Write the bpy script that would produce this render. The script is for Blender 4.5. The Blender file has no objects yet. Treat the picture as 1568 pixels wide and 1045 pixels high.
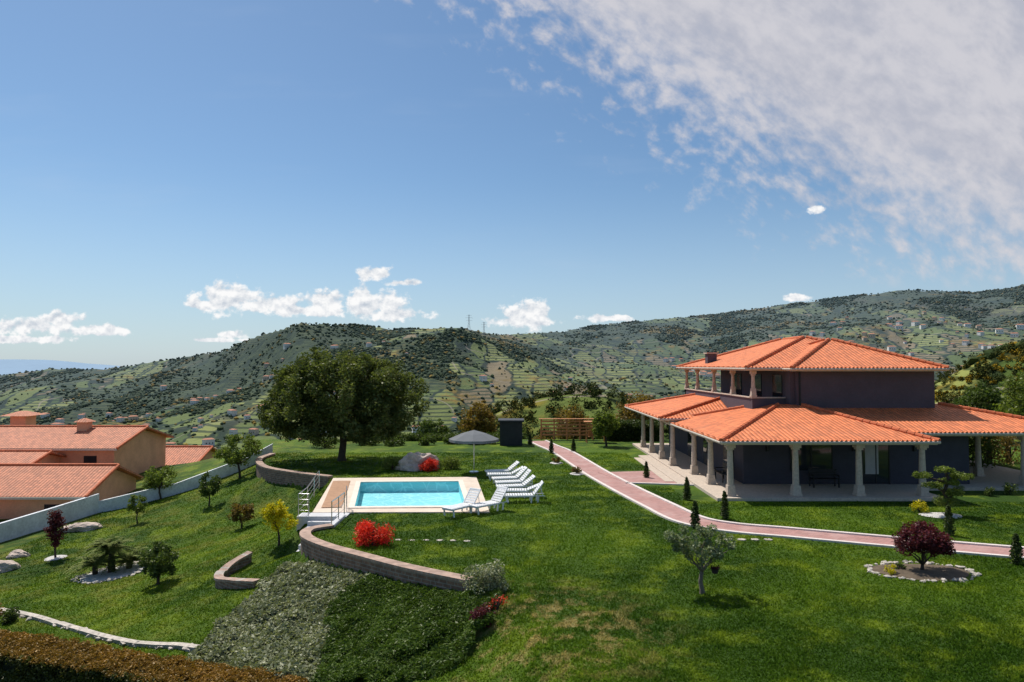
import bpy, math, random
import numpy as np
from mathutils import Vector
import bmesh
rng=np.random.default_rng(7); random.seed(7)
S=bpy.context.scene
# ---------------------------------------------------------------- noise
_T=rng.random((256,256))
def vn(x,y):
    x=np.asarray(x,float);y=np.asarray(y,float)
    xi=np.floor(x).astype(int);yi=np.floor(y).astype(int);fx=x-xi;fy=y-yi
    fx=fx*fx*(3-2*fx);fy=fy*fy*(3-2*fy)
    a=_T[xi%256,yi%256];b=_T[(xi+1)%256,yi%256];c=_T[xi%256,(yi+1)%256];d=_T[(xi+1)%256,(yi+1)%256]
    return (a*(1-fx)+b*fx)*(1-fy)+(c*(1-fx)+d*fx)*fy
def fbm(x,y,s,o=5,k=0):
    r=0;a=.5;t=0
    for i in range(o):
        r=r+a*vn(x/s+17.3*i+k,y/s+31.7*i+k*3.1);t+=a;a*=.5;s*=.5
    return r/t
def sstep(a,b,x):
    t=np.clip((x-a)/(b-a),0,1);return t*t*(3-2*t)
def inpoly(x,y,P):
    r=np.zeros(np.shape(x),bool);n=len(P)
    for i in range(n):
        x1,y1=P[i];x2,y2=P[(i+1)%n]
        if y1==y2: continue
        c=((y1>y)!=(y2>y))&(x<(x2-x1)*(y-y1)/(y2-y1)+x1);r^=c
    return r
def pdist(x,y,P,W=None):
    D=np.full(np.shape(x),1e9);w=np.zeros(np.shape(x))
    for i in range(len(P)-1):
        x1,y1=P[i];x2,y2=P[i+1];dx=x2-x1;dy=y2-y1
        t=np.clip(((x-x1)*dx+(y-y1)*dy)/(dx*dx+dy*dy),0,1)
        d=np.hypot(x-x1-t*dx,y-y1-t*dy);m=d<D
        D=np.where(m,d,D)
        if W is not None: w=np.where(m,W[i]*(1-t)+W[i+1]*t,w)
    return (D,w) if W is not None else D
# ---------------------------------------------------------------- near terrain
BND=[(-25,80),(-22,60),(-17.8,50),(-17.3,47.5),(-15.6,44),(-13,41.8),(-10.5,40.1),(-9.4,31.2),(-9,30),(-7.4,30),(-7.4,28.2),(-8.0,27.3),(-7.7,26.3),(-6.6,25.1),(-5.1,23.9),(-3.3,22.5),(-1.2,21.1),(0.6,18.5),(2.2,14),(3,5),(3,-10)]
BW=[0,0,.3,.5,.5,.5,.6,.6,.6,.6,.6,.55,.5,.38,.30,.26,.15,0,0,0,0]
PLAT=BND+[(90,-10),(90,90),(-25,90)]
POOL=[(-7.3,31.8),(-2.1,32.0),(-3.0,38.8),(-8.5,38.5)]
def H(x,y):
    x=np.asarray(x,float);y=np.asarray(y,float)
    ins=inpoly(x,y,PLAT);D,w=pdist(x,y,BND,BW)
    z=-(w*sstep(0,.3,D)+2.95*(1-np.exp(-D/6.0))+.012*D)*sstep(0,.3+1.6*(w<.12),D)
    z=np.where(ins,0,z)
    z=z+ (fbm(x,y,5,3)-.5)*.25*np.clip(D/3,0,1)*(~ins)
    z=z-sstep(61,85,y)*16-sstep(45,80,x)*6
    z=np.where(inpoly(x,y,POOL)|(pdist(x,y,POOL+[POOL[0]])<.45),-1.9,z)
    return z
def h(x,y): return float(H(np.array([x]),np.array([y]))[0])
# ---------------------------------------------------------------- far terrain
RP=[(-600,560),(-200,575),(0,575),(80,564),(160,565),(270,550),(340,537),(400,512),(460,496),(550,499),(600,505),(650,503),(700,503),(760,512),(860,507),(900,500),(1000,490),(1100,481),(1200,466),(1320,450),(1400,444),(1500,449),(1568,438),(1900,430),(2400,450)]
RX=np.array([p[0] for p in RP],float);RY=np.array([p[1] for p in RP],float)
def ZF(x,y):
    x=np.asarray(x,float);y=np.asarray(y,float)
    yy=np.maximum(y,30);px=784+1045*np.clip(x/yy,-2.5,2.5)
    t=(560-np.interp(px,RX,RY))/1045
    Yr=np.interp(px,[0,300,450,700,850,1100,1568],[2300,1900,1500,1700,2300,2600,2400])
    zr=t*Yr+6.6
    a=np.interp(yy,[30,80,400,850],[-16,-26,-72,-92])
    k=np.clip((yy-850)/(Yr-850),0,1)
    cc=np.interp(px,[0,400,620],[.8,.75,.4])
    kk=k*(1-cc)+cc*k*k
    z=a*(1-kk)+zr*kk
    z=np.where(yy>Yr,zr-(yy-Yr)*.18,z)
    n=fbm(x,y,520,6,3)-.5
    amp=np.interp(k,[0,.25,.7,.93,1],[45,100,120,25,7])*np.clip(yy/900,.12,1)
    z=z+n*amp
    n2=np.abs(fbm(x,y,900,4,9)-.5)*2
    z=z-(.35-n2)*amp*.9*(k<1)
    z=z+(fbm(x,y,60,4,5)-.5)*np.clip(yy/300,0,1)*7
    z=z+50*np.exp(-((x-30)/80)**2-((y-330)/90)**2)
    z=z+88*np.exp(-((x-310)/110)**2-((y-390)/110)**2)
    return z
def FLD(x,y):
    px=784+1045*x/np.maximum(y,30)
    f=fbm(x,y,210,5,21)+.25*(fbm(x,y,50,3,22)-.5)
    g=.17*np.exp(-((px-260)/280)**2-((y-1000)/300)**2)+.09*np.exp(-((px-800)/140)**2-((y-1200)/400)**2)+.05*np.exp(-((px-1420)/400)**2-((y-1700)/500)**2)-.10*np.exp(-((px-520)/190)**2-((y-1420)/200)**2)-.07*sstep(1350,1600,y)*(px<450)
    return sstep(.505,.545,f+g)
# ---------------------------------------------------------------- mesh builder
class MB:
    def __init__(s): s.v=[];s.f=[];s.m=[]
    def add(s,vs,fs,m=0):
        o=len(s.v);s.v+=[tuple(map(float,p)) for p in vs];s.f+=[tuple(i+o for i in f) for f in fs];s.m+=[m]*len(fs);return s
    def box(s,c,d,m=0,rz=0,tap=1.0,tilt=0):
        x,y,z=[q/2 for q in d];vs=[]
        for (a,b,e) in [(-1,-1,-1),(1,-1,-1),(1,1,-1),(-1,1,-1),(-1,-1,1),(1,-1,1),(1,1,1),(-1,1,1)]:
            k=tap if e>0 else 1;X=a*x*k;Y=b*y*k;Z=e*z
            if tilt: X,Z=X*math.cos(tilt)-Z*math.sin(tilt),X*math.sin(tilt)+Z*math.cos(tilt)
            vs.append((c[0]+X*math.cos(rz)-Y*math.sin(rz),c[1]+X*math.sin(rz)+Y*math.cos(rz),c[2]+Z))
        return s.add(vs,[(0,3,2,1),(4,5,6,7),(0,1,5,4),(1,2,6,5),(2,3,7,6),(3,0,4,7)],m)
    def bx(s,x0,x1,y0,y1,z0,z1,m=0): return s.box(((x0+x1)/2,(y0+y1)/2,(z0+z1)/2),(x1-x0,y1-y0,z1-z0),m)
    def tube(s,P,R,m=0,n=8):
        P=[Vector(p) for p in P];rings=[]
        for i,p in enumerate(P):
            d=(P[min(i+1,len(P)-1)]-P[max(i-1,0)]).normalized()
            a=d.cross(Vector((0.13,0.99,.05)) if abs(d.y)<.9 else Vector((1,0,0))).normalized();b=d.cross(a)
            r=R[i] if hasattr(R,'__len__') else R
            rings.append([p+(a*math.cos(t)+b*math.sin(t))*r for t in [2*math.pi*k/n for k in range(n)]])
        vs=[q for r in rings for q in r];fs=[]
        for i in range(len(P)-1):
            for k in range(n):
                fs.append((i*n+k,i*n+(k+1)%n,(i+1)*n+(k+1)%n,(i+1)*n+k))
        fs.append(tuple(range(n-1,-1,-1)));fs.append(tuple((len(P)-1)*n+k for k in range(n)))
        return s.add(vs,fs,m)
    def frus(s,b,t,z0,z1,m=0):
        vs=[(b[0],b[2],z0),(b[1],b[2],z0),(b[1],b[3],z0),(b[0],b[3],z0),(t[0],t[2],z1),(t[1],t[2],z1),(t[1],t[3],z1),(t[0],t[3],z1)]
        return s.add(vs,[(0,3,2,1),(4,5,6,7),(0,1,5,4),(1,2,6,5),(2,3,7,6),(3,0,4,7)],m)
    def prism(s,poly,z0,z1,m=0):
        n=len(poly);vs=[(p[0],p[1],z0) for p in poly]+[(p[0],p[1],z1) for p in poly]
        return s.add(vs,[tuple(range(n-1,-1,-1)),tuple(range(n,2*n))]+[(i,(i+1)%n,n+(i+1)%n,n+i) for i in range(n)],m)
    def obj(s,name,mats,parent=None,smooth=False,bevel=0):
        me=bpy.data.meshes.new(name);me.from_pydata(s.v,[],s.f)
        for m in mats: me.materials.append(m)
        me.polygons.foreach_set('material_index',s.m)
        if smooth: me.polygons.foreach_set('use_smooth',[True]*len(s.f))
        me.update();o=bpy.data.objects.new(name,me);S.collection.objects.link(o)
        if parent: o.parent=parent
        if bevel:
            b=o.modifiers.new('bevel','BEVEL');b.width=bevel;b.segments=2;b.limit_method='ANGLE'
        return o
def empty(name):
    o=bpy.data.objects.new(name,None);S.collection.objects.link(o);return o
def npmesh(name,V,F,mat,rnd=None,parent=None,smooth=False):
    me=bpy.data.meshes.new(name);nv=len(V);nf,k=F.shape
    me.vertices.add(nv);me.vertices.foreach_set('co',np.ascontiguousarray(V,dtype=np.float32).ravel())
    me.loops.add(nf*k);me.loops.foreach_set('vertex_index',F.astype(np.int32).ravel())
    me.polygons.add(nf);me.polygons.foreach_set('loop_start',np.arange(0,nf*k,k,dtype=np.int32))
    try: me.polygons.foreach_set('loop_total',np.full(nf,k,dtype=np.int32))
    except Exception: pass
    me.polygons.foreach_set('use_smooth',np.full(nf,smooth))
    if rnd is not None:
        a=me.attributes.new('rnd','FLOAT','FACE');a.data.foreach_set('value',rnd.astype(np.float32))
    me.materials.append(mat);me.update(calc_edges=True);me.validate()
    o=bpy.data.objects.new(name,me);S.collection.objects.link(o)
    if parent:o.parent=parent
    return o
def catmull(P,n=8):
    out=[];P=[np.array(p,float) for p in P]
    Q=[2*P[0]-P[1]]+P+[2*P[-1]-P[-2]]
    for i in range(1,len(Q)-2):
        for t in np.linspace(0,1,n,endpoint=False):
            a,b,c,d=Q[i-1],Q[i],Q[i+1],Q[i+2]
            out.append(.5*((2*b)+(-a+c)*t+(2*a-5*b+4*c-d)*t*t+(-a+3*b-3*c+d)*t**3))
    out.append(P[-1]);return np.array(out)
# ---------------------------------------------------------------- materials
class NT:
    def __init__(s,t): s.t=t;s.n=t.nodes;s.l=t.links
    def set(s,sock,v):
        if isinstance(v,bpy.types.NodeSocket): s.l.new(v,sock)
        elif v is not None:
            if hasattr(v,'__len__') and len(v)==3 and sock.type=='RGBA': v=(*v,1)
            sock.default_value=v
    def m(s,op,a,b=None,c=None,clamp=False):
        n=s.n.new('ShaderNodeMath');n.operation=op;n.use_clamp=clamp
        for i,q in enumerate((a,b,c)):
            if q is not None: s.set(n.inputs[i],q)
        return n.outputs[0]
    def vm(s,op,a,b=None,out=0):
        n=s.n.new('ShaderNodeVectorMath');n.operation=op;s.set(n.inputs[0],a)
        if b is not None: s.set(n.inputs[1],b)
        return n.outputs['Value'] if out else n.outputs[0]
    def noise(s,vec,sc,det=5,rough=.55,col=False,dist=0):
        n=s.n.new('ShaderNodeTexNoise');s.set(n.inputs['Vector'],vec);n.inputs['Scale'].default_value=sc;n.inputs['Detail'].default_value=det;n.inputs['Roughness'].default_value=rough;n.inputs['Distortion'].default_value=dist
        return n.outputs['Color' if col else 'Fac']
    def mix(s,f,a,b,mode='MIX'):
        n=s.n.new('ShaderNodeMix');n.data_type='RGBA';n.blend_type=mode
        s.set(n.inputs[0],f);s.set(n.inputs[6],a);s.set(n.inputs[7],b);return n.outputs[2]
    def ss(s,x,a,b):
        n=s.n.new('ShaderNodeMapRange');n.interpolation_type='SMOOTHSTEP';s.set(n.inputs[0],x);n.inputs[1].default_value=a;n.inputs[2].default_value=b;return n.outputs[0]
    def attr(s,nm):
        n=s.n.new('ShaderNodeAttribute');n.attribute_name=nm;return n.outputs['Fac']
    def pos(s): 
        return s.n.new('ShaderNodeNewGeometry').outputs['Position']
    def sep(s,v):
        n=s.n.new('ShaderNodeSeparateXYZ');s.set(n.inputs[0],v);return n.outputs
    def comb(s,x,y,z=0):
        n=s.n.new('ShaderNodeCombineXYZ');s.set(n.inputs[0],x);s.set(n.inputs[1],y);s.set(n.inputs[2],z);return n.outputs[0]
    def bump(s,hh,st=.5,d=.02):
        n=s.n.new('ShaderNodeBump');s.set(n.inputs['Height'],hh);n.inputs['Strength'].default_value=st;n.inputs['Distance'].default_value=d;return n.outputs[0]
def newmat(name):
    m=bpy.data.materials.new(name);m.use_nodes=True;t=NT(m.node_tree);b=t.n['Principled BSDF'];return m,t,b
def plain(name,c,rough=.7,var=.25,sc=3,bump=.3,metal=0,spec=.3):
    m,t,b=newmat(name);p=t.pos();n=t.noise(p,sc,6,.6);n2=t.noise(p,sc*9,4,.6)
    f=t.m('ADD',t.m('MULTIPLY',n,.6),t.m('MULTIPLY',n2,.4))
    lo=tuple(q*(1-var) for q in c);hi=tuple(min(1,q*(1+var)) for q in c)
    t.set(b.inputs['Base Color'],t.mix(t.ss(f,.3,.7),lo,hi));b.inputs['Roughness'].default_value=rough;b.inputs['Metallic'].default_value=metal
    b.inputs['Specular IOR Level'].default_value=spec
    if bump: t.set(b.inputs['Normal'],t.bump(n2,bump,.02))
    return m
def leafmat(name,c1,c2,tr=.3,c3=None):
    m,t,b=newmat(name)
    col=t.mix(t.attr('rnd'),c1,c2)
    n=t.noise(t.pos(),.9,2);col=t.mix(t.ss(n,.35,.65),t.mix(1,col,(.72,.75,.7),'MULTIPLY'),col)
    d=t.n.new('ShaderNodeBsdfDiffuse');t.set(d.inputs[0],col);gl=t.n.new('ShaderNodeBsdfGlossy');gl.inputs['Roughness'].default_value=.45;t.set(gl.inputs[0],(.5,.5,.45))
    m0=t.n.new('ShaderNodeMixShader');m0.inputs[0].default_value=.05;t.l.new(d.outputs[0],m0.inputs[1]);t.l.new(gl.outputs[0],m0.inputs[2])
    tl=t.n.new('ShaderNodeBsdfTranslucent');t.set(tl.inputs[0],t.mix(1,col,(1.4,1.5,.7),'MULTIPLY'))
    mx=t.n.new('ShaderNodeMixShader');mx.inputs[0].default_value=tr
    t.l.new(m0.outputs[0],mx.inputs[1]);t.l.new(tl.outputs[0],mx.inputs[2]);t.l.new(mx.outputs[0],t.n['Material Output'].inputs[0])
    t.n.remove(b);return m
def lawncol(t,k=1.0):
    p=t.pos();n1=t.noise(p,.11,3,.55);n2=t.noise(p,.55,5,.65);n3=t.noise(p,6,3,.7);xyz=t.sep(p)
    q=lambda c:tuple(v*k for v in c)
    c=t.mix(t.ss(n1,.40,.60),q((.036,.080,.008)),q((.082,.148,.011)))
    c=t.mix(t.m('MULTIPLY',t.ss(n2,.47,.66),.75),c,q((.180,.245,.017)))
    # faint mower passes
    st=t.m('SINE',t.m('ADD',t.m('MULTIPLY',t.m('ADD',xyz[0],t.m('MULTIPLY',xyz[1],-.35)),5.2),t.m('MULTIPLY',t.noise(p,.3,2),3)))
    c=t.mix(t.m('MULTIPLY',t.ss(st,-.2,.6),.16),c,q((.03,.07,.008)))
    c=t.mix(t.m('MULTIPLY',t.ss(n3,.52,.78),.6),c,q((.022,.054,.007)))
    d=t.vm('LENGTH',t.vm('MULTIPLY',t.vm('SUBTRACT',p,(1.0,17.4,0)),(.30,.24,0)),out=1)
    n4=t.noise(p,1.5,5,.7)
    dry=t.m('MULTIPLY',t.ss(d,1.2,.2),t.ss(n4,.47,.60))
    left=t.m('MULTIPLY',t.m('MULTIPLY',t.ss(xyz[0],-7,-14),t.ss(t.noise(p,.45,5,.75),.45,.68)),.6)
    c=t.mix(left,c,q((.20,.195,.035)))
    return t.mix(t.m('MULTIPLY',dry,.75),c,q((.36,.28,.11)))
def lawnmat():
    m,t,b=newmat('lawn_soil_grass');c=lawncol(t);t.set(b.inputs['Base Color'],c);b.inputs['Roughness'].default_value=.85;b.inputs['Specular IOR Level'].default_value=.15
    t.set(b.inputs['Normal'],t.bump(t.noise(t.pos(),14,4,.75),1,.10));return m
def blademat():
    m,t,b=newmat('grass_blades')
    c=lawncol(t,1.3);c=t.mix(t.attr('rnd'),t.mix(1,c,(.75,.8,.7),'MULTIPLY'),t.mix(1,c,(1.5,1.35,1.3),'MULTIPLY'))
    d=t.n.new('ShaderNodeBsdfDiffuse');t.set(d.inputs[0],c)
    tl=t.n.new('ShaderNodeBsdfTranslucent');t.set(tl.inputs[0],c);mx=t.n.new('ShaderNodeMixShader');mx.inputs[0].default_value=.45
    t.l.new(d.outputs[0],mx.inputs[1]);t.l.new(tl.outputs[0],mx.inputs[2]);t.l.new(mx.outputs[0],t.n['Material Output'].inputs[0]);t.n.remove(b);return m
def slopecoords(t):
    g=t.n.new('ShaderNodeNewGeometry');hv=t.vm('NORMALIZE',t.vm('CROSS_PRODUCT',g.outputs['True Normal'],(0.0001,0,1)))
    u=t.vm('DOT_PRODUCT',g.outputs['Position'],hv,out=1);z=t.sep(g.outputs['Position'])[2];return u,z,g.outputs['Position']
def tilemat(name,c):
    m,t,b=newmat(name);u,z,p=slopecoords(t)
    w=t.m('ABSOLUTE',t.m('SINE',t.m('MULTIPLY',u,math.pi/.23)))
    row=t.m('FRACT',t.m('MULTIPLY',z,1/.085))
    cell=t.n.new('ShaderNodeTexWhiteNoise');cell.noise_dimensions='2D'
    t.set(cell.inputs['Vector'],t.comb(t.m('FLOOR',t.m('MULTIPLY',u,1/.23)),t.m('FLOOR',t.m('MULTIPLY',z,1/.085))))
    col=t.mix(cell.outputs['Value'],tuple(q*.74 for q in c),tuple(min(1,q*1.15) for q in c))
    col=t.mix(t.m('MULTIPLY',t.ss(t.noise(p,.7,5,.6),.5,.75),.35),col,(.36,.15,.08))
    col=t.mix(t.m('MULTIPLY',t.ss(w,.45,.05),.55),col,tuple(q*.35 for q in c))
    col=t.mix(t.m('MULTIPLY',t.ss(row,.85,1.0),.35),col,tuple(q*.4 for q in c))
    t.set(b.inputs['Base Color'],col);b.inputs['Roughness'].default_value=.7
    hh=t.m('ADD',w,t.m('MULTIPLY',row,-.35));t.set(b.inputs['Normal'],t.bump(hh,.9,.06));return m
def brickmat(name,c1,c2,mo,w=.3,hh=.1):
    m,t,b=newmat(name);u,z,p=slopecoords(t);n=t.n.new('ShaderNodeTexBrick')
    t.set(n.inputs['Vector'],t.comb(u,z));t.set(n.inputs['Color1'],c1);t.set(n.inputs['Color2'],c2);t.set(n.inputs['Mortar'],mo)
    n.inputs['Scale'].default_value=1;n.inputs['Brick Width'].default_value=w;n.inputs['Row Height'].default_value=hh;n.inputs['Mortar Size'].default_value=.014
    c=t.mix(t.ss(t.noise(p,4,5),.3,.7),t.mix(1,n.outputs['Color'],(.6,.6,.6),'MULTIPLY'),n.outputs['Color'])
    t.set(b.inputs['Base Color'],c);b.inputs['Roughness'].default_value=.85;t.set(b.inputs['Normal'],t.bump(t.m('ADD',n.outputs['Fac'],t.noise(p,12,4)),-.5,.03));return m
def pavemat():
    m,t,b=newmat('red_block_paving');p=t.pos();n=t.n.new('ShaderNodeTexBrick');t.set(n.inputs['Vector'],p)
    t.set(n.inputs['Color1'],(.46,.23,.20));t.set(n.inputs['Color2'],(.34,.17,.15));t.set(n.inputs['Mortar'],(.2,.13,.11))
    n.inputs['Scale'].default_value=1;n.inputs['Brick Width'].default_value=.22;n.inputs['Row Height'].default_value=.11;n.inputs['Mortar Size'].default_value=.008
    c=t.mix(t.m('MULTIPLY',t.ss(t.noise(p,.9,6,.65),.4,.7),.5),n.outputs['Color'],(.50,.34,.31));t.set(b.inputs['Base Color'],c);b.inputs['Roughness'].default_value=.8
    t.set(b.inputs['Normal'],t.bump(n.outputs['Fac'],-.4,.01));return m
HAZE_TINT=(.150,.200,.258)
def hazed(t,c,y,amt=.48):  # aerial haze painted into the base colour, bluer with distance; no air volume
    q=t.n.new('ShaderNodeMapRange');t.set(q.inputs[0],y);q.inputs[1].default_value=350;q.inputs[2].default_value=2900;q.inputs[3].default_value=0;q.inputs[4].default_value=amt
    return t.mix(q.outputs[0],c,HAZE_TINT)
def hillmat():
    m,t,b=newmat('hillside_vegetation');p=t.pos();x=t.sep(p)
    warp=t.vm('MULTIPLY',t.vm('SUBTRACT',t.noise(p,.008,3,col=True),(.5,.5,.5)),(80,80,0))
    pv=t.vm('ADD',t.vm('MULTIPLY',p,(1,.40,0)),warp)
    v=t.n.new('ShaderNodeTexVoronoi');t.set(v.inputs['Vector'],pv);v.inputs['Scale'].default_value=1/52
    ve=t.n.new('ShaderNodeTexVoronoi');ve.feature='DISTANCE_TO_EDGE';t.set(ve.inputs['Vector'],pv);ve.inputs['Scale'].default_value=1/52
    cs=t.sep(v.outputs['Color'])
    f=t.mix(cs[0],(.070,.105,.025),(.175,.205,.052));f=t.mix(t.ss(cs[1],.78,.82),f,(.22,.17,.09));f=t.mix(t.ss(cs[2],.78,.82),f,(.23,.25,.07))
    ter=t.m('SINE',t.m('ADD',t.m('MULTIPLY',x[2],1.15),t.m('MULTIPLY',t.noise(p,.02,2),4)))
    f=t.mix(t.m('MULTIPLY',t.m('MULTIPLY',t.ss(ter,.0,.7),.85),t.ss(cs[2],.25,.35)),f,(.032,.047,.016))
    f=t.mix(t.ss(ve.outputs['Distance'],.07,.02),f,(.020,.033,.012))
    n2=t.noise(p,.045,5,.7)
    forest=t.mix(t.ss(n2,.35,.65),(.020,.034,.011),(.062,.082,.024))
    forest=t.mix(t.m('MULTIPLY',t.m('MULTIPLY',t.ss(ter,.3,.8),t.ss(t.noise(p,.01,2),.45,.55)),.6),forest,(.115,.125,.040))
    c=t.mix(t.ss(t.m('ADD',t.attr('fld'),t.m('MULTIPLY',t.m('SUBTRACT',n2,.5),1.1)),.3,.7),forest,f)
    g=t.m('MULTIPLY',t.ss(t.noise(p,.006,4,.7),.55,.64),t.ss(n2,.42,.58));c=t.mix(t.m('MULTIPLY',g,.75),c,(.26,.16,.015))
    br=t.ss(t.noise(p,.0035,4,.6),.56,.66);c=t.mix(t.m('MULTIPLY',br,.35),c,(.12,.085,.045))
    rd=t.m('ABSOLUTE',t.m('SUBTRACT',t.noise(p,.0032,2,.5),.5));c=t.mix(t.m('MULTIPLY',t.m('MULTIPLY',t.ss(rd,.003,.0012),t.attr('fld')),.6),c,(.34,.28,.22))
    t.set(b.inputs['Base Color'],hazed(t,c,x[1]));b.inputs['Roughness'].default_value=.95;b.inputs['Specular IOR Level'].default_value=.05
    t.set(b.inputs['Normal'],t.bump(n2,.7,7));return m
def farleaf(name,c1,c2,c3,hz=.48,th=.93):
    m,t,b=newmat(name);r=t.attr('rnd');p=t.pos();x=t.sep(p)
    c=t.mix(r,c1,c2);g=t.ss(t.noise(p,.006,4,.7),.54,.63);c=t.mix(t.m('MULTIPLY',g,t.ss(r,.55,.75)),c,c3);c=t.mix(t.ss(r,th,th+.03),c,c3)
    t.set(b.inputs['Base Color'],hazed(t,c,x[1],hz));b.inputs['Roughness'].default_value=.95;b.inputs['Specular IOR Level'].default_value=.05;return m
M={}
M['lawn']=lawnmat();M['blade']=blademat();M['tile']=tilemat('terracotta_tiles',(.74,.20,.065));M['tile2']=tilemat('weathered_tiles',(.56,.20,.10))
M['ridge']=plain('ridge_tile',(.54,.14,.055),.75,.3,4)
M['brick']=brickmat('retaining_brick',(.32,.18,.12),(.20,.115,.08),(.32,.28,.24),.3,.12);M['cap']=brickmat('brick_coping',(.52,.34,.25),(.38,.24,.18),(.42,.37,.32),.14,.3)
M['pave']=pavemat();M['kerb']=plain('pale_kerb',(.66,.58,.54),.8,.15)
M['slate']=plain('slate_render',(.052,.051,.068),.85,.14,1.2,.15);M['slate2']=plain('upper_slate_render',(.090,.074,.092),.85,.12,1.2,.15)
M['granite']=plain('granite',(.52,.43,.35),.8,.22,9);M['cream']=plain('cream_fascia',(.55,.49,.41),.7,.1)
M['dark']=plain('dark_frame',(.015,.015,.018),.4,.2)
def glassm():
    m,t,b=newmat('window_glass');b.inputs['Base Color'].default_value=(.02,.025,.03,1);b.inputs['Roughness'].default_value=.05;b.inputs['Specular IOR Level'].default_value=.6;return m
M['glass']=glassm();M['curtain']=plain('curtain',(.4,.39,.38),.8,.1)
M['deck']=plain('pool_deck_stone',(.64,.53,.43),.8,.14,1.5);M['decktan']=plain('tan_deck_boards',(.38,.22,.13),.8,.2,5);M['white']=plain('white_render',(.55,.55,.56),.8,.15,1)
M['wallw']=plain('boundary_wall_render',(.66,.68,.70),.85,.25,.8)
M['plastic']=plain('white_plastic',(.74,.74,.74),.45,.05,1,0);M['steel']=plain('steel',(.55,.55,.57),.3,.1,3,0,.9)
M['galv']=plain('galvanised_lattice',(.42,.44,.47),.6,.1,1,0,0)
M['salmon']=plain('salmon_render',(.66,.36,.22),.85,.15,1);M['bark']=plain('bark',(.065,.048,.036),.9,.4,9,1);M['bark2']=plain('pale_bark',(.17,.14,.11),.9,.35,9,1)
M['rock']=plain('boulder',(.52,.42,.35),.9,.35,1.6,1);M['stone']=plain('pale_stone',(.48,.43,.37),.85,.4,6,.8)
M['wood']=plain('orange_timber',(.50,.21,.08),.6,.25,5);M['canvas']=plain('parasol_canvas',(.15,.16,.17),.9,.08)
M['gfence']=plain('green_fence',(.02,.08,.055),.6,.2);M['soil']=plain('bed_soil',(.12,.09,.06),.95,.35,4,1)
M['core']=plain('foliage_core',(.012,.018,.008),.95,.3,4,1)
M['gravel']=plain('white_gravel',(.6,.57,.54),.9,.35,25,1);M['pot']=plain('dark_pot',(.03,.02,.03),.5,.2)
def water():
    m,t,b=newmat('pool_water');p=t.pos();bp=t.bump(t.noise(p,3.5,4,.6,dist=.6),.3,.05)
    g=t.n.new('ShaderNodeBsdfGlossy');g.inputs['Roughness'].default_value=.05;t.set(g.inputs['Normal'],bp)
    tr=t.n.new('ShaderNodeBsdfTransparent');tr.inputs[0].default_value=(.93,.99,1,1)
    fr=t.n.new('ShaderNodeFresnel');fr.inputs[0].default_value=1.33;t.set(fr.inputs['Normal'],bp)
    mx=t.n.new('ShaderNodeMixShader');t.set(mx.inputs[0],t.m('MULTIPLY',fr.outputs[0],.4));t.l.new(tr.outputs[0],mx.inputs[1]);t.l.new(g.outputs[0],mx.inputs[2]);t.l.new(mx.outputs[0],t.n['Material Output'].inputs[0]);return m
def lining():
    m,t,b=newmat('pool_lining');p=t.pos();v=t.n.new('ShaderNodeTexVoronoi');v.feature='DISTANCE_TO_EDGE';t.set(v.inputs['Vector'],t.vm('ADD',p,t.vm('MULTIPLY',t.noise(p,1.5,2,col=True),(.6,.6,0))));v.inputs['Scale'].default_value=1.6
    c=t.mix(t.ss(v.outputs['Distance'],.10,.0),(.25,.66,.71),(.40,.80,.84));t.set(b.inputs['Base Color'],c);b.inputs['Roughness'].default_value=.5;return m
M['water']=water();M['pooltile']=lining()
L={}
L['oak']=leafmat('broad_tree_leaves',(.062,.082,.022),(.195,.215,.068),.3);L['olive']=leafmat('olive_leaves',(.13,.16,.09),(.29,.33,.19),.25)
L['lime']=leafmat('fruit_tree_leaves',(.09,.13,.025),(.23,.27,.06),.35);L['mid']=leafmat('shrub_leaves',(.045,.075,.017),(.125,.165,.04),.3)
L['yel']=leafmat('golden_leaves',(.45,.38,.012),(.78,.64,.02),.3);L['pur']=leafmat('purple_leaves',(.055,.012,.022),(.17,.035,.05),.3)
L['red']=leafmat('red_azalea',(.62,.02,.02),(.90,.08,.04),.2);L['grey']=leafmat('grey_groundcover',(.13,.15,.07),(.46,.46,.31),.2)
L['jun']=leafmat('juniper_groundcover',(.045,.090,.013),(.125,.185,.030),.25);L['con']=leafmat('conifer_needles',(.035,.06,.022),(.10,.13,.035),.2)
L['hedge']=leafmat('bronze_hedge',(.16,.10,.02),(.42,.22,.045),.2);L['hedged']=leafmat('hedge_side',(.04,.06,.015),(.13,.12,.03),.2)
L['rust']=leafmat('rust_leaves',(.12,.09,.025),(.30,.18,.045),.3)
L['palm']=leafmat('palm_fronds',(.08,.11,.025),(.24,.27,.07),.25)
# ---------------------------------------------------------------- foliage
def leaves(C,R,per,size,flat=1.0,seed=0,asp=.55):
    C=np.asarray(C,float);R=np.broadcast_to(np.asarray(R,float),(len(C),));N=len(C)*per
    c=np.repeat(C,per,0);r=np.repeat(R,per)
    d=rng.normal(size=(N,3));d/=np.linalg.norm(d,axis=1)[:,None];d*=(rng.random(N)**.45)[:,None]*r[:,None];d[:,2]*=flat
    P=c+d
    a=rng.normal(size=(N,3));a[:,2]*=.6;a/=np.linalg.norm(a,axis=1)[:,None]
    b=np.cross(a,rng.normal(size=(N,3)));b/=np.linalg.norm(b,axis=1)[:,None]+1e-9
    s=size*(.6+.8*rng.random(N))[:,None]
    V=np.stack([P-a*s*.5,P+b*s*.5*asp,P+a*s*.5,P-b*s*.5*asp],1).reshape(-1,3)
    F=np.arange(4*N).reshape(N,4);cr=np.repeat(rng.random(len(C)),per)
    return V,F,np.clip(.45*cr+.55*rng.random(N),0,1)
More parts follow.
